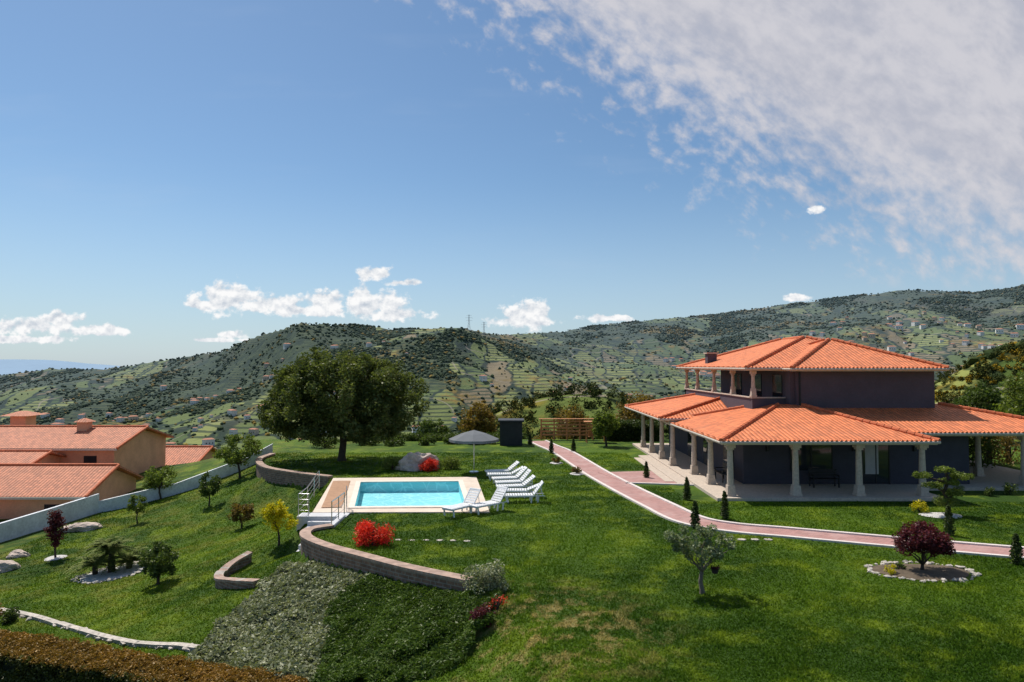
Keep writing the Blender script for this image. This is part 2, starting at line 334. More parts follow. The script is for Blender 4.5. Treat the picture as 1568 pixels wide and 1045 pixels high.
def crownpts(ells,n,shell=.45):
    out=[];vol=np.array([e[3]*e[4]*e[5] for e in ells])**(2/3);vol/=vol.sum()
    for e,w in zip(ells,vol):
        k=max(3,int(n*w));d=rng.normal(size=(k,3));d/=np.linalg.norm(d,axis=1)[:,None]
        r=shell+(1-shell)*rng.random(k)**.6;out.append(np.array(e[:3])+d*r[:,None]*np.array(e[3:6]))
    return np.concatenate(out)
def tree(name,x,y,ht,tr,ells,ncl,crad,per,ls,mat,bark='bark',z=None,multi=1,shell=.45):
    z0=h(x,y) if z is None else z;root=empty(name);root.location=(x,y,z0)
    mb=MB();C=crownpts(ells,ncl,shell);fork=ht*.32 if multi==1 else ht*.12
    ctr=np.mean([e[:3] for e in ells],0)
    def rp(a,b,n=4,j=.06):
        a=np.array(a,float);b=np.array(b,float);L_=np.linalg.norm(b-a)
        return [a+(b-a)*t+(rng.normal(size=3)*j*L_*(0 if t in(0,1) else 1)) for t in np.linspace(0,1,n)]
    top=np.array([ctr[0]*.3,ctr[1]*.3,fork])
    mb.tube([(0,0,-.25),(0,0,0)]+[tuple(p) for p in rp((0,0,.05*ht),top,3,.04)],[tr*1.5,tr*1.25,tr,tr*.9,tr*.8],0,10)
    nb=min(len(C),9 if ncl<90 else 26)
    for i in rng.choice(len(C),nb,replace=False):
        e=C[i];P=rp(top,e,5,.05);mb.tube([tuple(p) for p in P],[tr*.55,tr*.4,tr*.28,tr*.16,tr*.05],0,6)
    mb.obj('trunk_and_limbs',[M[bark]],root,True)
    V,F,r=leaves(C,crad*(.7+.6*rng.random(len(C))),per,ls);npmesh('crown',V,F,L[mat] if isinstance(mat,str) else mat,r,root)
    return root
def shrub(name,x,y,rx,ry,rz,mat,n=14,per=60,ls=.09,zoff=0,z=None):
    z0=h(x,y) if z is None else z;root=empty(name);root.location=(x,y,z0+zoff)
    C=crownpts([(0,0,rz*.55,rx*.8,ry*.8,rz*.55)],n,.5);V,F,r=leaves(C,min(rx,rz)*.42,per,ls)
    npmesh('foliage',V,F,L[mat],r,root)
    mb=MB();mb.tube([(0,0,-.1),(0,0,rz*.3),(0,0,rz*.75)],[rx*.12,rx*.1,rx*.05],0,6)
    for k in range(5):
        a=k*1.3;mb.tube([(0,0,.02),(math.cos(a)*rx*.5,math.sin(a)*ry*.5,rz*.7)],[.03,.01],0,5)
    mb.obj('stems',[M['bark']],root);return root
def conifer(name,x,y,ht,r):
    root=empty(name);root.location=(x,y,h(x,y));k=26
    zz=np.linspace(.08,.97,k);a=np.arange(k)*2.4;rr=r*.75*np.sqrt(np.clip(1-zz,0,1))*np.where(zz<.15,.8,1)
    C=np.stack([np.cos(a)*rr*.6,np.sin(a)*rr*.6,zz*ht],1);V,F,q=leaves(C,np.maximum(rr*.75,.05),60,.08,1.2)
    npmesh('foliage',V,F,L['con'],q,root);MB().tube([(0,0,-.1),(0,0,ht*.8)],[.04,.01],0,6).obj('stem',[M['bark']],root)
# ---------------------------------------------------------------- ground
gx=np.arange(-62,70.01,.3);gy=np.arange(3,92,.3);X,Y=np.meshgrid(gx,gy);Z=H(X,Y)
V=np.stack([X,Y,Z],-1).reshape(-1,3);nx=len(gx);ny=len(gy)
i=(np.arange(ny-1)[:,None]*nx+np.arange(nx-1)[None,:]).ravel();F=np.stack([i,i+1,i+nx+1,i+nx],1)
npmesh('lawn_ground',V,F,M['lawn'],None,None,True)
us=np.concatenate([np.linspace(-2.2,-.95,60,endpoint=False),np.linspace(-.95,.95,620,endpoint=False),np.linspace(.95,2.2,60)])
ys=np.geomspace(30,4200,330);U,YY=np.meshgrid(us,ys);XX=U*YY;ZZ=ZF(XX,YY)
V=np.stack([XX,YY,ZZ],-1).reshape(-1,3);nx=len(us);ny=len(ys)
i=(np.arange(ny-1)[:,None]*nx+np.arange(nx-1)[None,:]).ravel();F=np.stack([i,i+1,i+nx+1,i+nx],1)
ho=npmesh('hills_terrain',V,F,hillmat(),None,None,True);a=ho.data.attributes.new('fld','FLOAT','POINT');a.data.foreach_set('value',FLD(XX,YY).ravel().astype(np.float32))
mb=MB();mb.add([(-3000,-3000,-18),(3000,-3000,-18),(3000,60,-18),(-3000,60,-18)],[(0,1,2,3)]);mb.obj('valley_ground',[M['lawn']])
us=np.linspace(-2,2,300);rows=[]
for yy,k in [(9000,0),(10500,.6),(12000,1)]:
    zt=-300+k*(300+ (np.interp(784+1045*us,[0,60,130,300,900,1600],[150,130,60,-60,60,200])) + (fbm(us*12000,us*0+3,2500,5)-.5)*110)
    rows.append(np.stack([us*yy,us*0+yy,zt],1))
V=np.concatenate(rows);n=len(us);i=(np.arange(2)[:,None]*n+np.arange(n-1)[None,:]).ravel();F=np.stack([i,i+1,i+n+1,i+n],1)
npmesh('distant_mountains',V,F,plain('hazy_mountain',(.25,.35,.46),.95,.06,.001,0,0,.02),None,None,True)  # haze blue is put straight into the mountains' base colour
# ---------------------------------------------------------------- hillside trees
bm=bmesh.new();bmesh.ops.create_icosphere(bm,subdivisions=1,radius=1);IV=np.array([v.co[:] for v in bm.verts]);IF=np.array([[v.index for v in f.verts] for f in bm.faces]);bm.free()
def blobs(name,x,y,z,s,mat,rn):
    n=len(x);Vv=IV[None]*(s[:,None,None]*np.array([1,1,.75]))*(.6+.8*rng.random((n,len(IV),1)));Vv=Vv+np.stack([x,y,z+s*.25],-1)[:,None]
    Ff=IF[None]+(np.arange(n)*len(IV))[:,None,None];npmesh(name,Vv.reshape(-1,3),Ff.reshape(-1,3),mat,np.repeat(rn,len(IF)))
N=420000;yy=380+2250*rng.random(N)**.9;xx=(rng.random(N)*2-1)*yy*.85
f2=fbm(xx,yy,70,3,12);f3=fbm(xx,yy,240,4,14);fl=FLD(xx,yy);keep=((fl<.5)&(rng.random(N)<(.10+1.1*sstep(.42,.60,f2))*(.22+.9*sstep(.43,.56,f3))))|((fl>=.5)&(rng.random(N)<.03))
xx=xx[keep][:95000];yy=yy[keep][:95000];zz=ZF(xx,yy);sz=1.4+3.2*rng.random(len(xx))**2
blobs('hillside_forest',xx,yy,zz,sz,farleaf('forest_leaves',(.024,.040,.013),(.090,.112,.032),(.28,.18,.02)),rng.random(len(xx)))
def woodland(name,x,y,z,s,mat,per=130,ls=.5):
    C=[];R=[]
    for a,b,c,q in zip(x,y,z,s):
        k=7;d=rng.normal(size=(k,3));d/=np.linalg.norm(d,axis=1)[:,None]
        C.append(np.array([a,b,c+q*.8])+d*np.array([q*.55,q*.55,q*.6]));R+= [q*.5]*k
    C=np.concatenate(C);V,F,r=leaves(C,np.array(R),per//7,ls,1,0,.8);return npmesh(name,V,F,mat,r)
n=2400;yy=85+340*rng.random(n)**.9;xx=(rng.random(n)*2-1)*yy*.95;zz=ZF(xx,yy);k=zz+6>6.6-yy*.16
xx,yy,zz=xx[k],yy[k],zz[k]
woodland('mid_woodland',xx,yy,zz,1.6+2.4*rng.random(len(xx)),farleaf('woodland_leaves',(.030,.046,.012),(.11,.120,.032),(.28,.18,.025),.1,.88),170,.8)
n=170;xx=rng.uniform(215,320,n);yy=365+rng.normal(0,12,n);zz=ZF(xx,yy)
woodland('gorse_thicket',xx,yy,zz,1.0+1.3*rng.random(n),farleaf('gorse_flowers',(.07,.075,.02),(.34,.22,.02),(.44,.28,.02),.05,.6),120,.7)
# ---------------------------------------------------------------- distant village
mb=MB()
def vh(x,y,s,rz):
    z=float(ZF(np.array([x]),np.array([y]))[0]);w=s;d=s*.7;hh=s*.58
    mb.box((x,y,z+hh/2-1),(w,d,hh+4),random.choice([0,0,0,3]),rz)
    c,si=math.cos(rz),math.sin(rz);P=lambda a,b,e:(x+a*c-b*si,y+a*si+b*c,z+e)
    e=hh+1.02;mb.add([P(-w*.54,-d*.54,e),P(w*.54,-d*.54,e),P(w*.54,d*.54,e),P(-w*.54,d*.54,e),P(-w*.3,0,e+s*.13),P(w*.3,0,e+s*.13)],[(0,1,5,4),(1,2,5),(2,3,4,5),(3,0,4),(0,3,2,1)],1)
    for q in (-.3,0,.3): mb.box(P(q*w,-d*.5-.05,hh*.5),(s*.09,.12,s*.13),2,rz)
def clus(px,yc,n,sx,sy,s=11):
    for _ in range(n):
        y=yc+random.gauss(0,sy);x=(px-784)/1045*yc+random.gauss(0,sx);vh(x,y,s*random.uniform(.5,1.3),random.uniform(-.8,.8))
for a in [(900,950,50,34,80,10),(945,1150,32,60,90,11),(760,1020,9,22,30,11),(1085,1750,28,60,120,13),(1420,1800,38,160,180,14),(1370,1500,24,140,150,13),(1520,1400,18,110,120,13),(230,1150,14,90,110,11),(305,1080,13,80,110,11),(360,1250,12,80,110,11),(120,1250,12,110,120,11),(1000,1000,14,60,60,11),(600,1000,10,70,60,11),(280,880,6,50,50,12),(470,950,8,50,60,11),(1180,1600,18,110,120,14),(30,1250,10,120,110,12),(1250,1950,16,150,160,14),(700,1250,6,90,80,10),(260,1400,12,180,110,11)]: clus(*a)
mb.obj('distant_village',[plain('village_white',(.74,.71,.66),.85,.1),plain('village_roof',(.42,.19,.12),.85,.2),M['dark'],plain('village_cream',(.58,.48,.37),.85,.1)])
def pylon(px,y,ht):
    x=(px-784)/1045*y;z=float(ZF(np.array([x]),np.array([y]))[0]);m=MB();b=ht*.09
    for a,c in [(-1,-1),(1,-1),(1,1),(-1,1)]: m.tube([(a*b,c*b,-3),(a*b*.3,c*b*.3,ht*.6),(a*b*.15,c*b*.15,ht)],.3,0,4)
    for k in range(7):
        z0=ht*k/7;z1=ht*(k+1)/7;r0=b*(1-.85*k/7);r1=b*(1-.85*(k+1)/7)
        m.tube([(-r0,-r0,z0),(r1,-r1,z1)],.16,0,4);m.tube([(r0,-r0,z0),(-r1,-r1,z1)],.16,0,4)
    for q,w in [(.68,.17),(.82,.2),(.94,.14)]: m.tube([(-ht*w,0,ht*q),(0,0,ht*(q+.03)),(ht*w,0,ht*q)],.26,0,4)
    o=m.obj('power_pylon',[M['galv']]);o.location=(x,y,z)
pylon(718,1650,46);pylon(741,1640,38);pylon(897,900,46)
# ---------------------------------------------------------------- paths
def ribbon(mb,P,o0,o1,z0,z1,m,n=8):
    Q=catmull([(a,b,0) for a,b in P],n)[:,:2];T=np.gradient(Q,axis=0);T/=np.linalg.norm(T,axis=1)[:,None];Nn=np.stack([-T[:,1],T[:,0]],1)
    A=Q+Nn*o0;B=Q+Nn*o1;vs=[];fs=[]
    for a,b in zip(A,B): vs+=[(a[0],a[1],z0),(a[0],a[1],z1),(b[0],b[1],z1),(b[0],b[1],z0)]
    for k in range(len(Q)-1):
        for j in range(3): fs.append((4*k+j,4*k+4+j,4*k+5+j,4*k+1+j))
    mb.add(vs,fs,m)
PATH=[(2.2,60),(2.9,56.5),(3.9,51.9),(5.1,42.6),(5.9,37.6),(6.9,32.4),(7.6,29.4),(8.9,28.0),(11,27.1),(14,25.8),(18,24.2),(24,22),(34,18.5)]
mb=MB();ribbon(mb,PATH,-.68,.68,-.1,.012,0);ribbon(mb,PATH,.68,.86,-.1,.07,1);ribbon(mb,PATH,-.86,-.68,-.1,.07,1)
mb.prism([(5.3,42.4),(6.4,38.6),(10.2,37.9),(10.2,43.2)],-.1,.022,0)
mb.prism([(6.35,38.45),(10.2,37.7),(10.2,37.9),(6.4,38.6)],-.1,.07,1)
mb.obj('garden_path',[M['pave'],M['kerb']])
def bwall(name,P,ht,below=1.2,th=.32,follow=False):
    Q=catmull([(a,b,0) for a,b in P],6)[:,:2];T=np.gradient(Q,axis=0);T/=np.linalg.norm(T,axis=1)[:,None];Nn=np.stack([-T[:,1],T[:,0]],1)
    if follow: base=np.minimum(H(Q[:,0]-Nn[:,0]*.4,Q[:,1]-Nn[:,1]*.4),H(Q[:,0]+Nn[:,0]*.4,Q[:,1]+Nn[:,1]*.4));top=base+ht*(1-np.linspace(-.2,1,len(Q))**2*.4)
    else: top=np.full(len(Q),ht);base=top-1
    m=MB()
    for (o0,o1,a,b,mi) in [(-th/2,th/2,-below,0,0),(-th/2-.05,th/2+.05,.0,.09,1)]:
        vs=[];fs=[];n=len(Q)
        for k in range(n):
            A=Q[k]+Nn[k]*o0;B=Q[k]+Nn[k]*o1;zt=top[k]
            vs+=[(A[0],A[1],zt+a),(A[0],A[1],zt+b),(B[0],B[1],zt+b),(B[0],B[1],zt+a)]
        for k in range(n-1):
            for j in range(4): fs.append((4*k+j,4*k+4+j,4*k+4+(j+1)%4,4*k+(j+1)%4))
        fs+=[(0,1,2,3),(4*n-1,4*n-2,4*n-3,4*n-4)];m.add(vs,fs,mi)
    m.obj(name,[M['brick'],M['cap']])
bwall('brick_retaining_wall',[(-7.35,28.1),(-8.05,27.4),(-7.85,26.3),(-6.75,25.0),(-5.2,23.75),(-3.4,22.35),(-1.2,20.95)],.04,1.7)
bwall('brick_retaining_wall',[(-17.6,50.5),(-17.5,47.5),(-15.75,43.9),(-13.1,41.65),(-10.6,40.1)],.08,1.6)
bwall('brick_retaining_wall',[(-10.9,28.7),(-11.5,27.7),(-11.2,26.4),(-10.2,25.4),(-9.2,24.9)],.40,1.3,th=.24,follow=True)
# ---------------------------------------------------------------- pool
root=empty('swimming_pool')
OUT=[(-8.9,30.7),(-1.0,30.8),(-2.1,40.4),(-10.4,40.0)]
mb=MB()
for k in range(4):
    a,b=OUT[k],OUT[(k+1)%4];c,d=POOL[(k+1)%4],POOL[k];mb.prism([a,b,c,d],-1.6,.06,0)
mb.obj('deck',[M['deck']],root)
mb=MB()
for k in range(4):
    a=np.array(POOL[k]);b=np.array(POOL[(k+1)%4]);ctr=np.mean(POOL,0);ai=a+(ctr-a)*.01;bi=b+(ctr-b)*.01;ao=a-(ctr-a)*.09;bo=b-(ctr-b)*.09
    mb.prism([tuple(ao),tuple(bo),tuple(bi),tuple(ai)],.062,.10,0)
mb.obj('coping',[plain('coping_stone',(.72,.63,.54),.8,.1)],root)
mb=MB();pp=[tuple(np.array(p)+(np.mean(POOL,0)-np.array(p))*.006) for p in POOL]
for k in range(4): 
    a,b=pp[k],pp[(k+1)%4];mb.add([(a[0],a[1],-1.6),(b[0],b[1],-1.6),(b[0],b[1],.05),(a[0],a[1],.05)],[(3,2,1,0)])
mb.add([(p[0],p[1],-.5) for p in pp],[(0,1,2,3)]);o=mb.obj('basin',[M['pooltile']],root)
MB().add([(p[0],p[1],.0) for p in pp],[(0,1,2,3)]).obj('water',[M['water']],root)
MB().prism([(-8.75,31.6),(-7.85,31.7),(-9.15,38.9),(-10.1,38.8)],.062,.095,0).obj('boards',[M['decktan']],root)
mb=MB();mb.bx(-9.35,-7.2,29.9,30.68,-2.0,.05,0)
for k in range(6): mb.bx(-8.8,-7.5,29.9-.3*(k+1),29.9-.3*k-.002,-2.2,.05-.17*(k+1),0)
mb.bx(-7.48,-7.25,28.0,29.9,-2,.1,0);mb.obj('steps',[M['white']],root)
mb=MB()
def rail(P,ht=.95):
    for k,p in enumerate(P): mb.tube([p,(p[0],p[1],p[2]+ht)],.022,0,6)
    for q in (.25,.5,.75,1): mb.tube([(p[0],p[1],p[2]+ht*q) for p in P],.022 if q==1 else .01,0,6)
rail([(-10.25,36.5,.06),(-9.85,34.2,.06),(-9.4,31.6,.06),(-9.3,29.95,.06),(-8.85,29.95,.06)]);rail([(-7.36,30.2,.08),(-7.36,29.2,.08),(-7.36,28.1,.1)])
rail([(-7.4,30.8,.06),(-7.6,31.6,.11)])
mb.obj('railing',[M['steel']],root)
def lounger(x,y,rz,z=None,back=.75):
    root=empty('sun_lounger');root.location=(x,y,0.0 if z is None else z);root.rotation_euler=(0,0,rz);m=MB()
    for s in (-1,1):
        m.box((-.28,s*.3,.33),(1.36,.05,.07));
        for lx in (-.85,.3,.62): m.box((lx,s*.28,.16),(.07,.05,.33),tilt=.12 if lx<0 else -.12)
        m.tube([(.35,s*.3,.34),(.95,s*.3,.34)],.025,0,5)
    for k in range(11): m.box((-.92+k*.125,0,.37),(.095,.6,.025))
    m.box((-.95,0,.33),(.05,.62,.09))
    L_=.72
    for k in range(6):
        t=(k+.5)/6*L_;m.box((.42+t*math.cos(back),0,.38+t*math.sin(back)),(.095,.58,.025),tilt=back)
    for s in (-1,1): m.box((.42+L_/2*math.cos(back),s*.3,.375+L_/2*math.sin(back)),(L_,.05,.05),tilt=back)
    m.box((.42+L_*math.cos(back),0,.38+L_*math.sin(back)),(.07,.64,.05),tilt=back)
    for s in (-1,1): m.tube([(.42+.55*math.cos(back),s*.26,.36+.55*math.sin(back)),(.85,s*.26,.33)],.018,0,5)
    m.obj('frame_and_slats',[M['plastic']],root,bevel=.008)
for k in range(7): lounger(.55-.18*k+random.uniform(-.1,.1),33.3+1.28*k,.12+random.uniform(-.15,.15),back=.62+random.uniform(-.25,.3))
lounger(-2.2,30.5,.9,0.06,.9);lounger(-1.05,31.0,.75,.06,.9)
root=empty('parasol');root.location=(-2.35,42.4,0);m=MB();m.tube([(0,0,0),(0,0,2.6)],.03,0,8);m.tube([(0,0,0),(0,0,.08)],.3,0,12);m.obj('pole_and_base',[M['steel']],root)
m=MB();n=8;vs=[(0,0,2.62)]
for r,zz_ in ((.75,2.42),(1.55,2.08),(1.56,1.93)):
    for k in range(n*2):
        a=math.pi*k/n;q=1 if k%2==0 else .955;vs.append((r*q*math.cos(a),r*q*math.sin(a),zz_-(0 if k%2==0 else .02)))
N2=n*2;fs=[(0,1+k,1+(k+1)%N2) for k in range(N2)]
for j in range(2): fs+=[(1+j*N2+k,1+(j+1)*N2+k,1+(j+1)*N2+(k+1)%N2,1+j*N2+(k+1)%N2) for k in range(N2)]
m.add(vs,fs);o=m.obj('canopy',[M['canvas']],root);o.modifiers.new('s','SOLIDIFY').thickness=.02
m=MB()
for k in range(8):
    a=math.pi*k/4;m.tube([(0,0,2.1),(.8*math.cos(a),.8*math.sin(a),2.36)],.012,0,5)
m.obj('ribs',[M['steel']],root)
# ---------------------------------------------------------------- main house
root=empty('villa_house')
def roof(mb,b,t,z0,z1):
    mb.frus(b,t,z0,z1,0)
    B=[(b[0],b[2]),(b[1],b[2]),(b[1],b[3]),(b[0],b[3])];T=[(t[0],t[2]),(t[1],t[2]),(t[1],t[3]),(t[0],t[3])]
    for p,q in zip(B,T):
        n_=int(math.dist(p,q)/.38)
        for j in range(n_):
            a0=j/n_;a1=(j+1.12)/n_;f_=lambda a:(p[0]+(q[0]-p[0])*a,p[1]+(q[1]-p[1])*a,z0+.04+(z1-z0)*a);mb.tube([f_(a0),f_(min(a1,1))],[.125,.10],1,8)
    if t[1]-t[0]<.5 or t[3]-t[2]<.5: mb.tube([(t[0],t[2],z1+.03),(t[1],t[3],z1+.03)],.11,1,8)
    i=.06;mb.bx(b[0]+i,b[1]-i,b[2]+i,b[3]-i,z0-.17,z0-.003,2)
    mb.tube([(b[0]-.02,b[2]-.02,z0-.05),(b[1]+.02,b[2]-.02,z0-.05)],.07,2,8);mb.tube([(b[0]-.02,b[2]-.02,z0-.05),(b[0]-.02,b[3],z0-.05)],.07,2,8)
    k=int((b[1]-b[0])/.23)
    for j in range(k): 
        X_=b[0]+.23*(j+.5);mb.tube([(X_,b[2]-.06,z0+.01),(X_,b[2]+.12,z0+.035)],.075,0,6)
    k=int((b[3]-b[2])/.23)
    for j in range(k): 
        Y_=b[2]+.23*(j+.5);mb.tube([(b[0]-.06,Y_,z0+.01),(b[0]+.12,Y_,z0+.035)],.075,0,6)
mb=MB();roof(mb,(10.25,20.95,33.6,46),(15.7,17.0,40.4,42),2.88,4.28);roof(mb,(12.5,31.5,36.4,56),(17.5,25.5,41.0,50),3.02,4.30);roof(mb,(9.5,20,44.2,57.4),(14.8,18,48,54),3.18,4.35)
mb.obj('lower_roof',[M['tile'],M['ridge'],M['cream']],root)
mb=MB();roof(mb,(14.0,25.45,40.85,58),(20.3,20.5,47.5,51.5),6.46,8.55);roof(mb,(16.2,25.3,39.6,50),(20.7,20.9,44.6,45.2),6.44,8.28);mb.obj('upper_roof',[M['tile'],M['ridge'],M['cream']],root)
mb=MB();mb.bx(12.6,24.9,37.4,55,.16,3.0,0);mb.bx(16.8,24.9,40.3,55,3.3,6.27,1)
mb.bx(14.5,16.797,41.3,41.5,3.5,4.62,1);mb.bx(14.5,14.68,41.503,57.3,3.5,4.62,1);mb.bx(14.0+.5,16.8,57,57.3,3.5,4.6,1);mb.bx(16.5,16.797,40.6,41.297,3.5,6.27,1)
mb.obj('walls',[M['slate'],M['slate2']],root)
mb=MB();mb.bx(10.0,21.2,33.5,57,-.1,.15);mb.bx(21.203,31.3,36.3,57,-.1,.15);mb.bx(9.2,9.997,38,50,-.1,.08);mb.bx(8.7,9.197,39,49,-.1,.04)
mb.bx(14.45,16.6,41.25,41.55,4.625,4.70);mb.bx(14.43,14.75,41.56,57.3,4.625,4.70)
mb.obj('terrace_floor_and_sills',[M['granite']],root,bevel=.01)
def column(mb,x,y,z0,z1,r=.15):
    hh=z1-z0;mb.box((x,y,z0+.06),(r*3.1,r*3.1,.12));mb.box((x,y,z0+.12+.2),(r*2.7,r*2.7,.4),tap=.86)
    mb.tube([(x,y,z0+.52),(x,y,z0+.6),(x,y,z0+hh*.6),(x,y,z1-.28)],[r*1.12,r*1.08,r,r*.86],0,16)
    mb.box((x,y,z1-.23),(r*2.1,r*2.1,.1));mb.box((x,y,z1-.09),(r*2.9,r*2.9,.178))
mb=MB()
for x in (10.85,14.1,17.25,20.4): column(mb,x,34.15,.15,2.7)
for y in (37.5,40.9): column(mb,10.85,y,.15,2.7)
for y in (44.4,47.6,51,54.3): column(mb,10.4,y,.15,3.0)
for x,y in ((27.6,37.0),(30.9,37.0),(27.3,40.2),(30.9,41)): column(mb,x,y,.15,2.84)
for y in (41.4,45.2,49.4,53.8,57.1): column(mb,14.6,y,4.7,6.28,.11)
mb.obj('columns',[M['granite']],root,bevel=.01)
mb=MB()
def win(x0,x1,y,z0,z1,mull=1,cur=False):
    mb.bx(x0,x1,y-.03,y+.02,z0,z1,1);w=.06
    mb.bx(x0-w,x0-.002,y-.06,y,z0-w,z1+w,0);mb.bx(x1+.002,x1+w,y-.06,y,z0-w,z1+w,0);mb.bx(x0,x1,y-.06,y,z1+.002,z1+w,0)
    for k in range(1,mull+1):
        xx_=x0+(x1-x0)*k/(mull+1);mb.bx(xx_-.03,xx_+.03,y-.055,y-.032,z0,z1,0)
    if cur: mb.bx(x0+.12,x0+(x1-x0)*.6,y-.045,y-.033,z0+.5,z1-.1,2)
win(19.1,20.5,37.4,.2,2.5,1,True);win(15.2,17.4,37.4,.9,2.4,1)
for y0,y1 in ((39,40.8),(43,45),(47,49)): mb.bx(12.55,12.6,y0,y1,.2,2.5,1)
for y0,y1 in ((42.5,44),(46,47.8),(50,52)): mb.bx(16.75,16.8,y0,y1,4.4,6.0,1)
mb.bx(16.9,16.98,40.22,40.298,3.9,6.25,0);mb.obj('windows_and_door',[M['dark'],M['glass'],M['curtain']],root)
mb=MB()
for x_ in (13.9,18.6,21.9): mb.bx(x_-.07,x_+.07,37.24,37.397,1.95,2.25)
mb.obj('wall_lanterns',[M['dark']],root)
def bench(x,y,z,rz=0,mat='dark',w=1.5):
    m=MB()
    for k in range(4): m.box((0,-.2+k*.12,.45),(w,.1,.03))
    for k in range(3): m.box((0,.24,.6+k*.14),(w,.03,.11))
    for s in (-1,1):
        m.box((s*(w/2-.08),-.2,.22),(.06,.06,.43));m.box((s*(w/2-.08),.27,.45),(.06,.05,.9));m.box((s*(w/2-.08),0,.64),(.06,.45,.04))
        m.box((s*(w/2-.08),-.21,.54),(.05,.05,.2))
    o=m.obj('porch_bench',[M[mat]]);o.location=(x,y,z);o.rotation_euler=(0,0,rz)
bench(16.6,36.5,.15);bench(11.8,38.5,.15,-1.57)
m=MB();m.bx(14.9,15.6,52,52.7,6.5,7.5,0);m.bx(14.8,15.7,51.9,52.8,7.502,7.6,1);m.obj('house_chimney',[M['slate2'],M['granite']])
# ---------------------------------------------------------------- neighbours
def gable(name,x0,x1,y0,y1,z0,ze,zr,over=.5):
    r=empty(name);m=MB();m.bx(x0,x1,y0,y1,z0,ze,0)
    ym=(y0+y1)/2
    for X_ in (x0,x1): m.add([(X_,y0,ze),(X_,y1,ze),(X_,ym,zr-.12)],[(0,1,2)],0)
    A=[(x0-over,y0-over),(x1+over,y0-over),(x1+over,y1+over),(x0-over,y1+over)];k=(zr-ze)/((y1-y0)/2);zo=ze-over*k
    vs=[(A[0][0],A[0][1],zo),(A[1][0],A[1][1],zo),(A[1][0],ym,zr),(A[0][0],ym,zr),(A[2][0],A[2][1],zo),(A[3][0],A[3][1],zo)]
    R=MB();R.add([(a,b,c+.1) for a,b,c in vs]+[(a,b,c-.03) for a,b,c in vs],[(0,1,2,3),(3,2,4,5),(6,9,8,7),(9,11,10,8),(0,6,7,1),(1,7,8,2),(2,8,10,4),(4,10,11,5),(0,3,9,6),(3,5,11,9)],0)
    R.tube([(x0-over,ym,zr+.1),(x1+over,ym,zr+.1)],.12,1,8);R.bx(x0-over,x1+over,y0-over-.08,y0-over-.005,zo-.08,zo+.06,2)
    R.tube([(x1+over,y0-over,zo+.1),(x1+over,ym,zr+.1)],.1,1,8)
    R.obj('roof',[M['tile2'],M['ridge'],M['cream']],r)
    w=MB();k=max(1,int((x1-x0)/3.5))
    for j in range(k):
        c=x0+(j+.5)*(x1-x0)/k;w.bx(c-.5,c+.5,y0-.04,y0+.02,ze-1.9,ze-.7,1);w.bx(c-.6,c+.6,y0-.09,y0-.003,ze-2.0,ze-1.903,0)
    w.obj('windows',[M['cream'],M['glass']],r)
    m.obj('walls',[M['salmon']],r)
gable('neighbour_house',-50,-31.3,54,62,-9,.2,1.35);gable('neighbour_house',-52,-35.5,50.5,53.9,-9,-.55,.0)
gable('neighbour_house',-48,-28.0,44.9,51.2,-9,-1.75,-.45);gable('neighbour_house',-35,-29.3,63,69,-14,-2.4,-1.3)
gable('neighbour_house',-46,-33,37.5,42.5,-9,-3.1,-2.3)
m=MB();m.bx(-36.2,-35.4,57,57.8,1.0,1.9,0);m.frus((-36.4,-35.2,56.8,58),(-35.9,-35.7,57.3,57.5),1.903,2.2,1);m.obj('neighbour_chimney',[M['salmon'],M['tile2']])
m=MB();m.bx(-46,-44.6,62.8,64.2,-2,2.0,0);m.frus((-46.6,-44,62.2,64.8),(-45.5,-45.1,63.3,63.7),2.003,2.4,1);m.obj('neighbour_chimney',[M['salmon'],M['tile2']])
m=MB();WP=[(-17.8,51),(-19.5,50.2),(-23.5,47.7),(-27.2,45.2)];
def wallseg(a,b,za,zb,th=.2):
    a=np.array(a);b=np.array(b);t=(b-a)/np.linalg.norm(b-a);n_=np.array([-t[1],t[0]])*th/2
    vs=[];
    for p,zt in ((a,za),(b,zb)):
        for s,q in ((-1,zt-4),(-1,zt),(1,zt),(1,zt-4)): vs.append((p[0]+n_[0]*s,p[1]+n_[1]*s,q))
    m.add(vs,[(j,4+j,4+(j+1)%4,(j+1)%4) for j in range(4)]+[(0,1,2,3),(7,6,5,4)])
zt=lambda p,o:h(*p)+o
for a,b in zip(WP[:-1],WP[1:]): wallseg(a,b,zt(a,.8),zt(b,.75))
Q=[(-27.2,45.2),(-28.2,42),(-29.2,38.5),(-30,34),(-31,26)]
for k,(a,b) in enumerate(zip(Q[:-1],Q[1:])): wallseg(a,b,zt(a,1.25-.1*k),zt(b,1.15-.1*k))
m.obj('boundary_wall',[M['wallw']])
# ---------------------------------------------------------------- rocks
def rock(name,x,y,sx,sy,sz,mat='rock',zo=0,seed=0):
    bm=bmesh.new();bmesh.ops.create_icosphere(bm,subdivisions=4,radius=1)
    for v in bm.verts:
        c=v.co.copy();n_=float(fbm(np.array([c.x*2+seed]),np.array([c.y*2+c.z*1.7+seed]),1.1,5)[0]);k=.55+.9*n_;c*=k
        v.co=(c.x*sx,c.y*sy,max(c.z,-.5)*sz)
    me=bpy.data.meshes.new(name);bm.to_mesh(me);bm.free();me.materials.append(M[mat])
    o=bpy.data.objects.new(name,me);S.collection.objects.link(o);o.location=(x,y,h(x,y)+zo);return o
rock('garden_boulder',-6.0,43.9,1.3,.9,1.05,seed=1);rock('garden_boulder',-25.3,40.5,1.0,.6,.45,seed=2);rock('garden_boulder',-24.9,33.6,.8,.6,.45,seed=4);rock('garden_boulder',-25.6,35.8,.5,.4,.3,seed=6)
